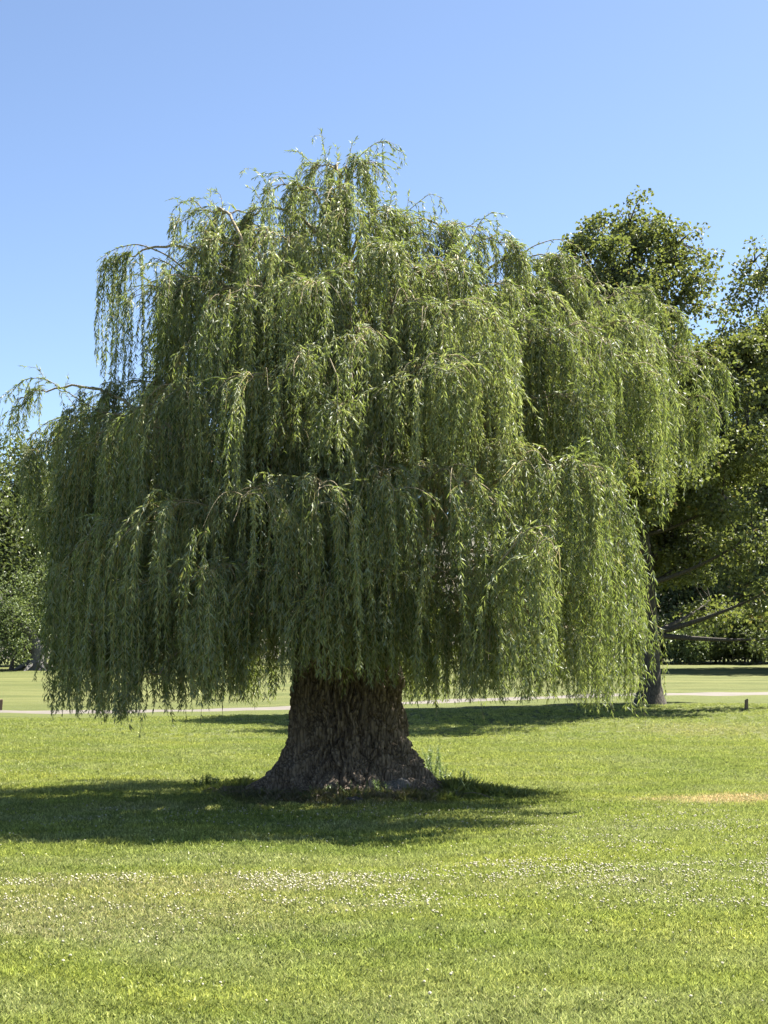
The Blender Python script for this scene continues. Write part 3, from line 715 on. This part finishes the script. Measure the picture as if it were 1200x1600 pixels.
for q in range(20):      # inner layers on the camera's side, seen through the gaps
    z = [6.4, 5.4, 4.4, 3.5][q % 4] + rng.uniform(-.3, .3)
    az = R(-176 + 172 * ((q * .618034 + .3) % 1.0))
    rr = env(z, az) * rng.uniform(.45, .66)
    A = np.array((rr * math.cos(az), rr * math.sin(az), z))
    make_bough(A, np.array((math.cos(az), math.sin(az), 0)), rng.uniform(.55, .75), rng.uniform(1.9, 2.6), 62, 1.25, leafden=.6, lsc=1.3)

# loose sprays that stick up above the crown
def spray(pts, r0, nleaf, hangs=()):
    P = np.array([at(px, py, TY + dY) - WL for (px, py, dY) in pts])
    t = np.linspace(0, len(P) - 1, 22); Pc = np.stack([np.interp(t, np.arange(len(P)), P[:, k]) for k in range(3)], 1)
    kk = np.array([.25, .5, .25])
    for _ in range(2): Pc[1:-1] = Pc[:-2] * .25 + Pc[1:-1] * .5 + Pc[2:] * .25
    g = Geo(); tube(g, Pc, np.linspace(r0, .0022, 22), 5)
    bo = g.build('twig', [M['branch_bark']], willow, sm=True)
    gf = Geo()
    def put(C, n, lo=.15):
        f = rng.uniform(lo, 1, n) * (len(C) - 1.001); i0 = f.astype(int); fr = (f - i0)[:, None]
        p = C[i0] * (1 - fr) + C[i0 + 1] * fr; T = nrm(C[i0 + 1] - C[i0])
        s_ = rand_dirs(n); D = nrm(T * .8 + s_ * .55 + (0, 0, -.15)); ll = rng.uniform(.05, .095, n)
        leaves(gf, p, D, rand_dirs(n) + (0, 0, .5), ll, ll * .16, 0, np.clip(rng.normal(.5, .2, n), 0, .95))
    put(Pc, nleaf)
    for (f, ln, nl) in hangs:
        p0 = Pc[int(f * 21)]; K = 10; s = np.linspace(0, 1, K)[:, None]
        d = np.array((rng.normal(0, .12), rng.normal(0, .12), 0))
        C = p0 + d * (1 - np.exp(-s * 4)) + np.array((0, 0, -1)) * ln * s ** 1.15 + rng.normal(0, .008, (K, 3))
        tube(gf, C, np.linspace(.003, .0012, K), 3, 1); put(C, nl, .05)
    gf.build('foliage', [M['willow_leaf'], M['stem']], bo)
spray([(512, 300, 0), (509, 250, 0), (505, 225, 0), (502, 205, 0)], .006, 60, ((.7, .15, 14), (.9, .12, 14)))
spray([(505, 275, 0), (480, 248, 0), (465, 236, 0), (448, 236, 0)], .005, 40, ((.6, .2, 20),))
spray([(528, 285, 0), (560, 245, -.1), (588, 222, -.1), (607, 220, -.1), (614, 232, -.1)], .009, 60, ((.35, .55, 50), (.45, .7, 70), (.55, .55, 50), (.65, .6, 60), (.8, .3, 30), (.95, .25, 24)))
spray([(608, 330, 0), (612, 300, 0), (600, 270, 0), (588, 262, 0)], .004, 12)
spray([(530, 280, 0), (545, 250, 0), (550, 225, 0), (556, 217, 0)], .004, 26)
spray([(625, 340, 0), (655, 315, 0), (672, 302, 0), (688, 308, 0), (700, 332, 0)], .006, 36, ((.3, .3, 30), (.5, .35, 30), (.8, .3, 30)))
spray([(640, 420, 0), (634, 380, 0), (636, 330, 0), (639, 300, 0)], .005, 50, ((.5, .4, 40), (.9, .3, 30)))
spray([(700, 420, -.5), (735, 380, -.4), (750, 345, -.3), (770, 330, -.3), (790, 338, -.3)], .010, 50, ((.6, .3, 30), (.8, .3, 30)))
spray([(790, 420, 0), (830, 385, 0), (870, 372, 0), (905, 385, 0), (925, 420, 0)], .010, 60, ((.5, .6, 50), (.7, .7, 60), (.9, .5, 50)))
spray([(420, 340, 0), (400, 300, 0), (385, 290, 0)], .005, 30); spray([(350, 340, 0), (345, 305, 0), (335, 296, 0)], .005, 26)
spray([(330, 345, 0), (305, 312, 0), (285, 315, 0), (268, 330, 0), (265, 365, 0)], .008, 60, ((.4, .5, 50), (.6, .6, 60), (.8, .45, 40), (.9, .5, 50)))
spray([(310, 440, -.3), (262, 398, -.2), (215, 380, -.1), (180, 388, 0), (155, 405, 0)], .014, 60, ((.50, 1.6, 220), (.53, 1.9, 280), (.56, 2.0, 300), (.58, 2.1, 300), (.60, 1.9, 300), (.62, 2.0, 300), (.64, 2.1, 300), (.66, 1.8, 240), (.68, 1.6, 200), (.72, .5, 60), (.80, .7, 70), (.88, 1.4, 170), (.90, 1.5, 200), (.91, 1.6, 220), (.93, 1.5, 180), (.97, .9, 60), (.99, .5, 30)))
spray([(300, 445, -.3), (265, 412, -.3), (240, 402, -.2), (222, 420, 0)], .012, 40, ((.6, .6, 50), (.8, .9, 90)))
spray([(175, 655, -.3), (120, 622, -.2), (70, 590, -.1), (35, 592, 0), (8, 625, 0)], .009, 160, ((.45, .7, 60), (.55, .9, 90), (.6, .8, 60), (.68, .6, 50), (.75, .5, 50), (.8, .45, 40), (.85, .5, 50), (.92, .5, 50), (.97, .4, 36)))
spray([(120, 640, 0), (100, 610, 0), (108, 590, 0)], .004, 30); spray([(75, 600, 0), (60, 575, 0), (35, 572, 0)], .004, 24)
spray([(170, 660, .2), (110, 648, .2), (70, 660, .2), (40, 690, .2), (28, 740, .2)], .007, 120, ((.4, 1.0, 100), (.5, 1.2, 120), (.6, 1.3, 130), (.7, 1.4, 140), (.8, 1.4, 140), (.9, 1.2, 120), (.95, 1.0, 100)))
spray([(1040, 560, 0), (1090, 570, 0), (1112, 610, 0), (1128, 660, 0)], .009, 80, ((.5, .8, 90), (.7, .8, 90), (.85, .5, 60)))
spray([(930, 480, .2), (975, 448, .2), (1010, 450, .2), (1030, 480, .2)], .011, 60, ((.4, .6, 60), (.6, .7, 70), (.8, .7, 80)))
spray([(860, 780, -3.3), (895, 722, -3.3), (935, 735, -3.3), (965, 785, -3.2)], .012, 40, ((.6, .8, 90), (.8, .9, 90)))
spray([(780, 880, -4.1), (825, 826, -4.1), (858, 820, -4.1), (876, 868, -4.1)], .012, 40, ((.5, .8, 90), (.7, .9, 100), (.9, .8, 90)))
spray([(1012, 930, -1.2), (1025, 980, -1.1), (1036, 1040, -1.1), (1040, 1085, -1.1)], .004, 90, ((.3, .6, 36),))
spray([(515, 560, -3.5), (528, 590, -3.6), (527, 640, -3.6), (524, 700, -3.6)], .009, 40, ((.7, .7, 120), (.8, .8, 140), (.9, .9, 150), (.6, .6, 80)))
for px in (190, 232, 262, 290, 318, 345, 680, 745, 950, 985, 1005):
    y0 = float(floor_px(px)) - 30
    sp_ = rng.uniform(-16, 16)
    spray([(px, y0, -2.4), (px + sp_ * .5, y0 + 25, -2.4), (px + sp_, y0 + rng.uniform(42, 66), -2.4)], .0025, 14)

# ------------------------------------------------------------------ other trees
def leafy_tree(name, label, loc, height, lobes, trunk_r, leafmat, leafsize, nclump, per, clump_r, starry=False, group=None, lean=(0, 0), bark='dark_bark', trunk_h=.35, hang=.0, shell=.45, cat='tree'):
    root = thing(name, label, cat, loc, group)
    H = height
    # trunk with limbs
    K = 16; t = np.linspace(0, 1, K)
    P = np.stack([lean[0] * t ** 1.4 + .12 * np.sin(t * 5), lean[1] * t ** 1.4 + .1 * np.sin(t * 4 + 1), -.15 + H * .80 * t], 1)
    rad = trunk_r * (1 - .88 * t) + trunk_r * .75 * np.exp(-t * H * .8 / (trunk_r * 1.2))
    g = Geo(); tube(g, P, rad, 14); g.build('trunk', [M[bark]], root, sm=True)
    C = []; W = np.array([l[3] * l[4] * l[5] for l in lobes]); W = W / W.sum()
    for (cx, cy, cz, rx, ry, rz), wgt in zip(lobes, W):
        n = max(3, int(nclump * wgt)); d = rand_dirs(n); r = rng.random(n) ** shell
        C.append(np.array((cx, cy, cz)) + d * r[:, None] * (rx, ry, rz))
    C = np.concatenate(C); C = C[C[:, 2] > .5]
    # limbs to each lobe, branches to some clumps
    gb = Geo(); ends = []
    for (cx, cy, cz, rx, ry, rz) in lobes:
        i0 = int(np.clip((cz - rz * .7) / (H * .80) * K, 3, K - 3)); q = P[i0]; e = np.array((cx, cy, cz + rz * .3))
        L_ = bez(q, (q * .4 + e * .6) * (1, 1, .92), e, 10); rr = np.linspace(rad[i0] * .36, .02, 10)
        g = Geo(); tube(g, L_, rr, 7); g.build('limb', [M[bark]], root, sm=True); ends.append(L_)
    E = np.concatenate(ends)
    bp = []
    for c in C:
        q = E[np.argmin(np.linalg.norm(E - c, axis=1))]; bp.append(bez(q, (q + c) / 2 + (0, 0, .15 * np.linalg.norm(c - q)), c, 5))
    bp = np.array(bp); tubes(gb, bp, np.linspace(.035, .008, 5)[None] * np.ones((len(bp), 1)) * (H / 14), 3)
    tag(gb.build('branches', [M[bark]], root), kind='stuff')
    # leaves
    g = Geo(); k = np.repeat(np.arange(len(C)), rng.integers(int(per * .6), int(per * 1.4), len(C)))
    sc3 = rng.uniform(.6, 1.3, (len(C), 1))[k] * clump_r * np.array((1, 1, .62))
    dv = rand_dirs(len(k)) * (rng.random((len(k), 1)) ** .45)
    p = C[k] + dv * sc3
    if hang: p[:, 2] -= hang * rng.random(len(k)) * np.linalg.norm(dv[:, :2], axis=1)
    n = len(k); D = nrm(dv + rand_dirs(n) * .9 + (0, 0, -.25)); Nn = nrm(rand_dirs(n) * .8 + (0, 0, .75) + dv * .3)
    ll = rng.uniform(.7, 1.25, n) * leafsize; var = np.clip(rng.normal(.5, .18, n) + rng.uniform(-.2, .2, len(C))[k], 0, .97)
    var[rng.random(n) < .012] = 1
    if starry: leaves(g, p, D, Nn, ll, ll * .85, 0, var, belly=.5)
    else: leaves(g, p, D, Nn, ll, ll * .6, 0, var)
    g.build('crown', [leafmat], root)
    return root

# broad tree just behind the willow, its shadow falls across the lawn
b = on_ground(1016, 1101); Yb = b[1]; sb = F / Yb
def lobe(px, py, r, ry=None, dY=0, b=b):
    c = at(px, py, b[1] + dY) - b; s = F / (b[1] + dY)
    return (c[0], c[1], c[2], r / s, (ry or r) / s, r / s * .85)
lob = [lobe(985, 365, 75), lobe(905, 385, 55), lobe(1060, 395, 60), lobe(960, 450, 100, 140), lobe(1065, 470, 70), lobe(890, 520, 130, 170, 1), lobe(1050, 600, 105, 150, 1.5), lobe(800, 560, 130, 150, 1),
       lobe(1090, 720, 100, 130, 2), lobe(900, 700, 160, 200, 2), lobe(730, 680, 130, 160, 1), lobe(1060, 840, 80, 100, 3), lobe(960, 560, 120, 150, -2.5), lobe(850, 680, 120, 120, -7.5), lobe(740, 740, 110, 110, -7.5), lobe(960, 670, 110, 110, -7.5), lobe(1000, 760, 90, 90, -5), lobe(1085, 590, 60, 80, -1), lobe(1145, 590, 80, 90, 0), lobe(1075, 880, 65, 75, 1), lobe(1110, 950, 50, 45, 3), lobe(1060, 770, 60, 70, 0), lobe(1170, 700, 85, 95, -1), lobe(1130, 790, 60, 80, -1), lobe(1175, 850, 60, 80, -2), lobe(1190, 940, 45, 60, -2), lobe(1200, 1005, 26, 30, -2), lobe(1210, 540, 70, 80, 0), lobe(1020, 700, 110, 110, -2.5), lobe(860, 640, 120, 120, -3), lobe(940, 830, 130, 130, 2.5)]  # forward lobes hidden behind the willow are added to lengthen the lawn shadow
leafy_tree('broadleaf_tree', 'tall broadleaf tree with sunlit rounded top rising behind the right of the willow', tuple(b), 14.5, lob, .33, M['maple_leaf'], .135, 2300, 84, .52, True, trunk_h=.3, lean=(-.6, 0), shell=.5)

# big tree at the right edge, trunk out of the frame
b2 = np.array((31.0, 97.0, 0)); b2[2] = ground(b2[0], b2[1])
def lobe2(px, py, r, ry=None, dY=0): return lobe(px, py, r, ry, dY, b2)
lob = [lobe2(1180, 420, 50), lobe2(1150, 470, 45), lobe2(1125, 545, 50), lobe2(1130, 620, 60), lobe2(1120, 720, 60), lobe2(1085, 650, 65), lobe2(1075, 760, 65), lobe2(1090, 860, 70), lobe2(1120, 940, 60), lobe2(1180, 560, 70, 70, -2), lobe2(1250, 430, 100), lobe2(1150, 560, 75, 100), lobe2(1240, 560, 120), lobe2(1170, 660, 75, 100, -1), lobe2(1290, 700, 150, 150), lobe2(1200, 780, 75, 110, -1.5), lobe2(1195, 900, 62, 90, -1.5), lobe2(1300, 880, 150, 150),
       lobe2(1200, 620, 90, 120, 2), lobe2(1400, 600, 170, 170), lobe2(1400, 850, 150, 170), lobe2(1240, 1000, 50, 50, 0)]
leafy_tree('broadleaf_tree', 'large leafy tree cut by the right edge of the photo with low drooping branches', tuple(b2), 31.0, lob, .8, M['maple_leaf'], .26, 1350, 66, .95, True, shell=.5, hang=.5)

# woodland edge beyond the lawn
def far_tree(px, ytop, d, rpx, label, mat='oak_leaf', name='woodland_tree', leaf=.36, nc=300, per=60, ybase=None, seed=0, cat='tree', wide=1.0, group='trees and shrubs along the far edge of the lawn', tr=.3):
    x = (px - 600) / F * d; b = np.array((x, d, float(ground(x, d)))); s = F / d
    H = (at(px, ytop, d) - b)[2]; r = rpx / s
    nl = 8; L = []
    for q in range(nl):
        a = q * 2.4 + seed; f = [.18, .3, .42, .55, .68, .8, .9, .5][q]; rr = r * (.62 if f < .7 else .42)
        L.append((math.cos(a) * r * .5 * (1.15 - f), math.sin(a) * r * .5 * (1.15 - f), H * f - .1 * rr, rr * wide, rr, min(rr * .95, H * (1 - f) + .3 * rr, H * f + .3)))
    L.append((0, 0, H * .5, r * .8 * wide, r * .8, H * .42))
    return leafy_tree(name, label, tuple(b), H, L, tr, M[mat], leaf, nc, per, .085 * H + .45, False, group, shell=.4, cat=cat)
far_tree(-30, 655, 112, 110, 'dark woodland tree at the left edge above the pale bushes', seed=1)
far_tree(45, 668, 116, 80, 'bushy woodland tree showing between the left willow strands', seed=2)
far_tree(150, 640, 125, 120, 'woodland tree hidden mostly behind the left of the willow', nc=90, seed=3)
far_tree(300, 680, 125, 130, 'woodland tree behind the middle left of the willow', nc=90, seed=4)
far_tree(470, 690, 128, 130, 'woodland tree straight behind the willow trunk', nc=90, seed=5)
far_tree(640, 680, 128, 130, 'woodland tree behind the willow just right of its trunk', nc=90, seed=6)
far_tree(800, 660, 125, 130, 'woodland tree behind the right half of the willow', nc=90, seed=7)
far_tree(950, 640, 122, 120, 'woodland tree behind the trunk of the tall broadleaf tree', seed=8)
far_tree(1075, 700, 118, 110, 'dark woodland tree right of the willow beyond the path', seed=9, nc=380)
far_tree(1180, 640, 120, 120, 'dark woodland tree behind the low branches at the right edge', seed=10, nc=380)
far_tree(1300, 600, 120, 130, 'woodland tree just outside the right edge', seed=11)
# shrubs in front of it
far_tree(20, 880, 104, 62, 'pale green rounded bush at the far left of the lawn edge', 'shrub_leaf', 'bush', .20, 110, 60, seed=12, cat='bush', tr=.14)
far_tree(90, 862, 107, 60, 'light green bush behind the left hanging willow strands', 'shrub_leaf', 'bush', .20, 110, 60, seed=13, cat='bush', tr=.14)
far_tree(1075, 985, 108, 42, 'low yellowish bush in the shade at the foot of the wood', 'shrub_leaf', 'bush', .26, 90, 60, seed=14, cat='bush', tr=.1)
far_tree(1160, 950, 109, 64, 'low bush under the drooping branches on the right', 'oak_leaf', 'bush', .28, 110, 60, seed=15, cat='bush', tr=.1)
far_tree(1030, 960, 111, 46, 'dark bush beside the shaded tree trunk beyond the path', 'oak_leaf', 'bush', .28, 110, 60, seed=16, cat='bush', tr=.1)
far_tree(1115, 955, 113, 62, 'dark bush between the two low bushes right of the tree trunk', 'oak_leaf', 'bush', .28, 110, 60, seed=31, cat='bush', tr=.1)
far_tree(1215, 930, 112, 62, 'dark bush cut by the right edge under the drooping branches', 'oak_leaf', 'bush', .28, 110, 60, seed=32, cat='bush', tr=.1)
for q, (px, lb) in enumerate(((180, 'dark bush low behind the left willow curtain'), (330, 'dark bush behind the willow left of its trunk'), (500, 'dark bush hidden behind the willow trunk'), (700, 'dark bush behind the willow right of its trunk'), (880, 'dark bush behind the right willow curtain'))):
    far_tree(px, 940, 112, 75, lb, 'oak_leaf', 'bush', .22, 50, 50, seed=20 + q, cat='bush', tr=.1)

# gnarled stump and leaning trunk under the left trees
b = on_ground(55, 1047)
st = thing('old_tree_trunk', 'grey leaning trunk with spreading roots at the left lawn edge', 'tree trunk', tuple(b))
g = Geo(); P = np.array(((0, 0, -.2), (.1, 0, .5), (.25, 0, 1.3), (-.2, -.1, 2.2), (-1.2, -.1, 3.3), (-2.3, 0, 4.4), (-3.2, 0, 5.8)))
tube(g, P, (.75, .55, .5, .36, .3, .25, .15), 10); g.build('trunk', [M['stone']], st, sm=True)
for q in range(7):
    a = q * .9; d = np.array((math.cos(a), math.sin(a), 0)); g = Geo()
    tube(g, np.array((d * .2 + (0, 0, .7), d * .8 + (0, 0, .35), d * 1.5 + (0, 0, .0), d * 2.0 + (0, 0, -.2))), (.24, .17, .1, .04), 7); g.build('root', [M['stone']], st, sm=True)

# ------------------------------------------------------------------ small things
def post(px, py, hpx, wpx, label):
    b = on_ground(px, py); s = F / b[1]; h = hpx / s; w = wpx / s / 2
    g = Geo(); ring = [(-1, -1), (-.6, -1.1), (.6, -1.1), (1, -1), (1.1, .6), (.9, 1), (-.9, 1), (-1.1, .6)]
    V = []; 
    for (z, k) in ((-.1, 1), (h * .5, 1.0), (h * .93, .97), (h, .8)):
        V += [(x * w * k, y * w * k, z + (.02 * x if z == h else 0)) for x, y in ring]
    V.append((0, 0, h * 1.01)); Fq = []
    for l in range(3):
        for t in range(8): Fq.append((l * 8 + t, l * 8 + (t + 1) % 8, (l + 1) * 8 + (t + 1) % 8, (l + 1) * 8 + t))
    g.add(V, Fq); g.F.append(np.array([(24 + t, 24 + (t + 1) % 8, 32) for t in range(8)])); g.M.append(np.zeros(8)); g.A.append(np.full(8, .5))
    o = g.build('wooden_post', [M['wood_post']], loc=tuple(b)); o.rotation_euler = (0, .05, .3)
    tag(o, label, 'post', 'short posts beside the path')
post(1166, 1109, 16, 4.2, 'short brown wooden post in the grass right of the tree shadow')
post(0, 1110, 17, 6, 'short grey post cut by the left edge of the photo')

def rock(px, py, rad, label, flat=.6, mat='stone', name='rock', cat='rock', dy=0):
    b = on_ground(px, py); b[1] += dy; n, m_ = 14, 9; V = []
    off = rng.uniform(0, 50)
    for l in range(m_ + 1):
        ph_ = math.pi * l / m_
        for t in range(n):
            a = 2 * math.pi * t / n; d = np.array((math.sin(ph_) * math.cos(a), math.sin(ph_) * math.sin(a), math.cos(ph_)))
            q = 1 + .45 * mnoise.noise(Vector(d * 1.3 + off)) + .18 * mnoise.noise(Vector(d * 3.5 + off))
            V.append(d * q * rad * (1.25, 1, flat))
    Fq = [(l * n + t, (l + 1) * n + t, (l + 1) * n + (t + 1) % n, l * n + (t + 1) % n) for l in range(m_) for t in range(n)]
    g = Geo(); g.add(np.array(V), Fq); o = g.build(name, [M[mat]], loc=(b[0], b[1], b[2] + rad * flat * .35)); tag(o, label, cat); return o
rock(617, 1240, .17, 'large grey rock leaning against the front right root of the willow', .75)
rock(462, 1238, .13, 'dark rounded rock at the front left foot of the willow trunk', .7)
rock(437, 1234, .08, 'small dark rock left of the rounded one by the willow roots', .7)
rock(552, 1252, .10, 'flat stone half buried in the grass in front of the trunk', .35)
rock(752, 1232, .065, 'brown lump of dead wood in the long grass right of the trunk', .5, 'chip', 'wood_lump', 'wood')

# chips of bark and twigs on the soil round the trunk
V, Fq, n = [], [], 0
g = Geo()
for q in range(420):
    a = rng.uniform(0, 6.283); r = rng.uniform(1.0, 1.55); x = TX + 1.15 * r * math.cos(a); y = TY + 1.0 * r * math.sin(a)
    if rng.random() < .3: x = TX + rng.uniform(1.2, 2.1); y = TY - .3 + rng.normal(0, .15)
    ln = rng.uniform(.015, .05); wd = ln * rng.uniform(.2, .6); hh = wd * .4; z = float(ground(x, y)) + .012
    az = rng.uniform(0, 6.283); ca, sa = math.cos(az), math.sin(az)
    box = np.array([(sx * ln, sy * wd, sz * hh) for sz in (-1, 1) for (sx, sy) in ((-1, -1), (1, -.7), (.8, 1), (-.9, .8))])
    box = np.stack([box[:, 0] * ca - box[:, 1] * sa, box[:, 0] * sa + box[:, 1] * ca, box[:, 2] + box[:, 0] * rng.uniform(-.4, .4)], 1) + (x, y, z)
    g.add(box, [(3, 2, 1, 0), (4, 5, 6, 7), (0, 1, 5, 4), (1, 2, 6, 5), (2, 3, 7, 6), (3, 0, 4, 7)])
for q in range(90):
    a = rng.uniform(-3.1, .1); r = rng.uniform(1.05, 1.5); p = np.array((TX + 1.15 * r * math.cos(a), TY + 1.0 * r * math.sin(a), 0)); p[2] = ground(p[0], p[1]) + .02
    az = rng.uniform(0, 6.283); L = rng.uniform(.1, .4); d = np.array((math.cos(az), math.sin(az), 0)); K = 5; s = np.linspace(0, 1, K)[:, None]
    tube(g, p + d * L * s + np.array((0, 0, 1)) * .06 * np.sin(s * 3.1) + rng.normal(0, .01, (K, 3)), .004, 4)
o = g.build('bark_litter', [M['chip']]); tag(o, 'scattered bark chips and dead twigs on the soil round the willow trunk', 'litter', kind='stuff')

def tall_weed(px, py, hpx, label, nstem=1, leafl=.07, spread=.03, broad=.16, per=70, name='weed_plant', dy=0):
    b = on_ground(px, py); b[1] += dy; b[2] = ground(b[0], b[1]); s = F / b[1]; h = hpx / s
    root = thing(name, label, 'weed', tuple(b), 'weeds growing at the foot of the willow')
    for q in range(nstem):
        x0, y0 = rng.normal(0, spread, 2); hh = h * rng.uniform(.7, 1.0) if q else h; K = 8; t = np.linspace(0, 1, K)[:, None]
        ln = rng.normal(0, .06, 2); P = np.concatenate([np.array((x0, y0)) + ln * t ** 1.5, hh * t - .02], 1)
        g = Geo(); tube(g, P, np.linspace(.005, .002, K), 5); so = g.build('stem', [M['weed_leaf']], root)
        n = int(per * hh / .4); f = np.linspace(.12, .99, n) * (K - 1.001); i0 = f.astype(int); fr = (f - i0)[:, None]; p = P[i0] * (1 - fr) + P[i0 + 1] * fr
        az = np.arange(n) * 2.4 + rng.normal(0, .3, n); sd_ = np.stack([np.cos(az), np.sin(az), np.zeros(n)], 1)
        D = nrm(sd_ + (0, 0, .75)); ll = leafl * rng.uniform(.7, 1.2, n) * np.interp(np.linspace(0, 1, n), [0, .2, .8, 1], [.8, 1.1, .9, .4])
        g = Geo(); leaves(g, p, D, np.array((0, 0, 1.)) - sd_ * .4, ll, ll * broad, 0, rng.random(n), droop=.25); g.build('leaves', [M['weed_leaf']], so)
    return root
tall_weed(672, 1226, 62, 'tall narrow leaved weed right beside the trunk, left of the tallest', 3, .08, .05, per=90, dy=.15)
tall_weed(684, 1228, 64, 'tallest narrow leaved weed just right of the trunk', 4, .08, .055, per=90, dy=.1)
tall_weed(698, 1222, 30, 'shorter bushy weed right of the tall ones by the trunk', 3, .06, .04, .3, dy=0)
tall_weed(677, 1230, 48, 'medium narrow leaved weed in front of the two tallest by the trunk', 3, .08, .05, per=90)
tall_weed(722, 1222, 22, 'low broad leaved weed in the long grass right of the tall weeds', 4, .06, .05, .35)
for (px, py, h_, lb) in ((318, 1233, 20, 'dark leafy weed at the left end of the clump left of the trunk'), (332, 1232, 25, 'tallest dark weed in the clump left of the trunk'), (345, 1232, 20, 'dark weed in the middle of the clump left of the trunk'),
                         (364, 1231, 16, 'small dark weed nearest the trunk on its left'), (372, 1230, 17, 'small bushy weed touching the left root')):
    tall_weed(px, py, h_, lb, 5, .05, .06, .45, 60)
for (px, py, h_, lb) in ((505, 1246, 26, 'grassy weed in front of the left half of the trunk'), (560, 1250, 34, 'leafy weed in front of the middle of the trunk'), (585, 1246, 30, 'leafy weed left of the large grey rock'), (640, 1243, 20, 'small weed right of the large grey rock'), (478, 1250, 16, 'low weed between the dark rocks and the trunk front')):
    tall_weed(px, py, h_, lb, 5, .07, .07, .2, 50)
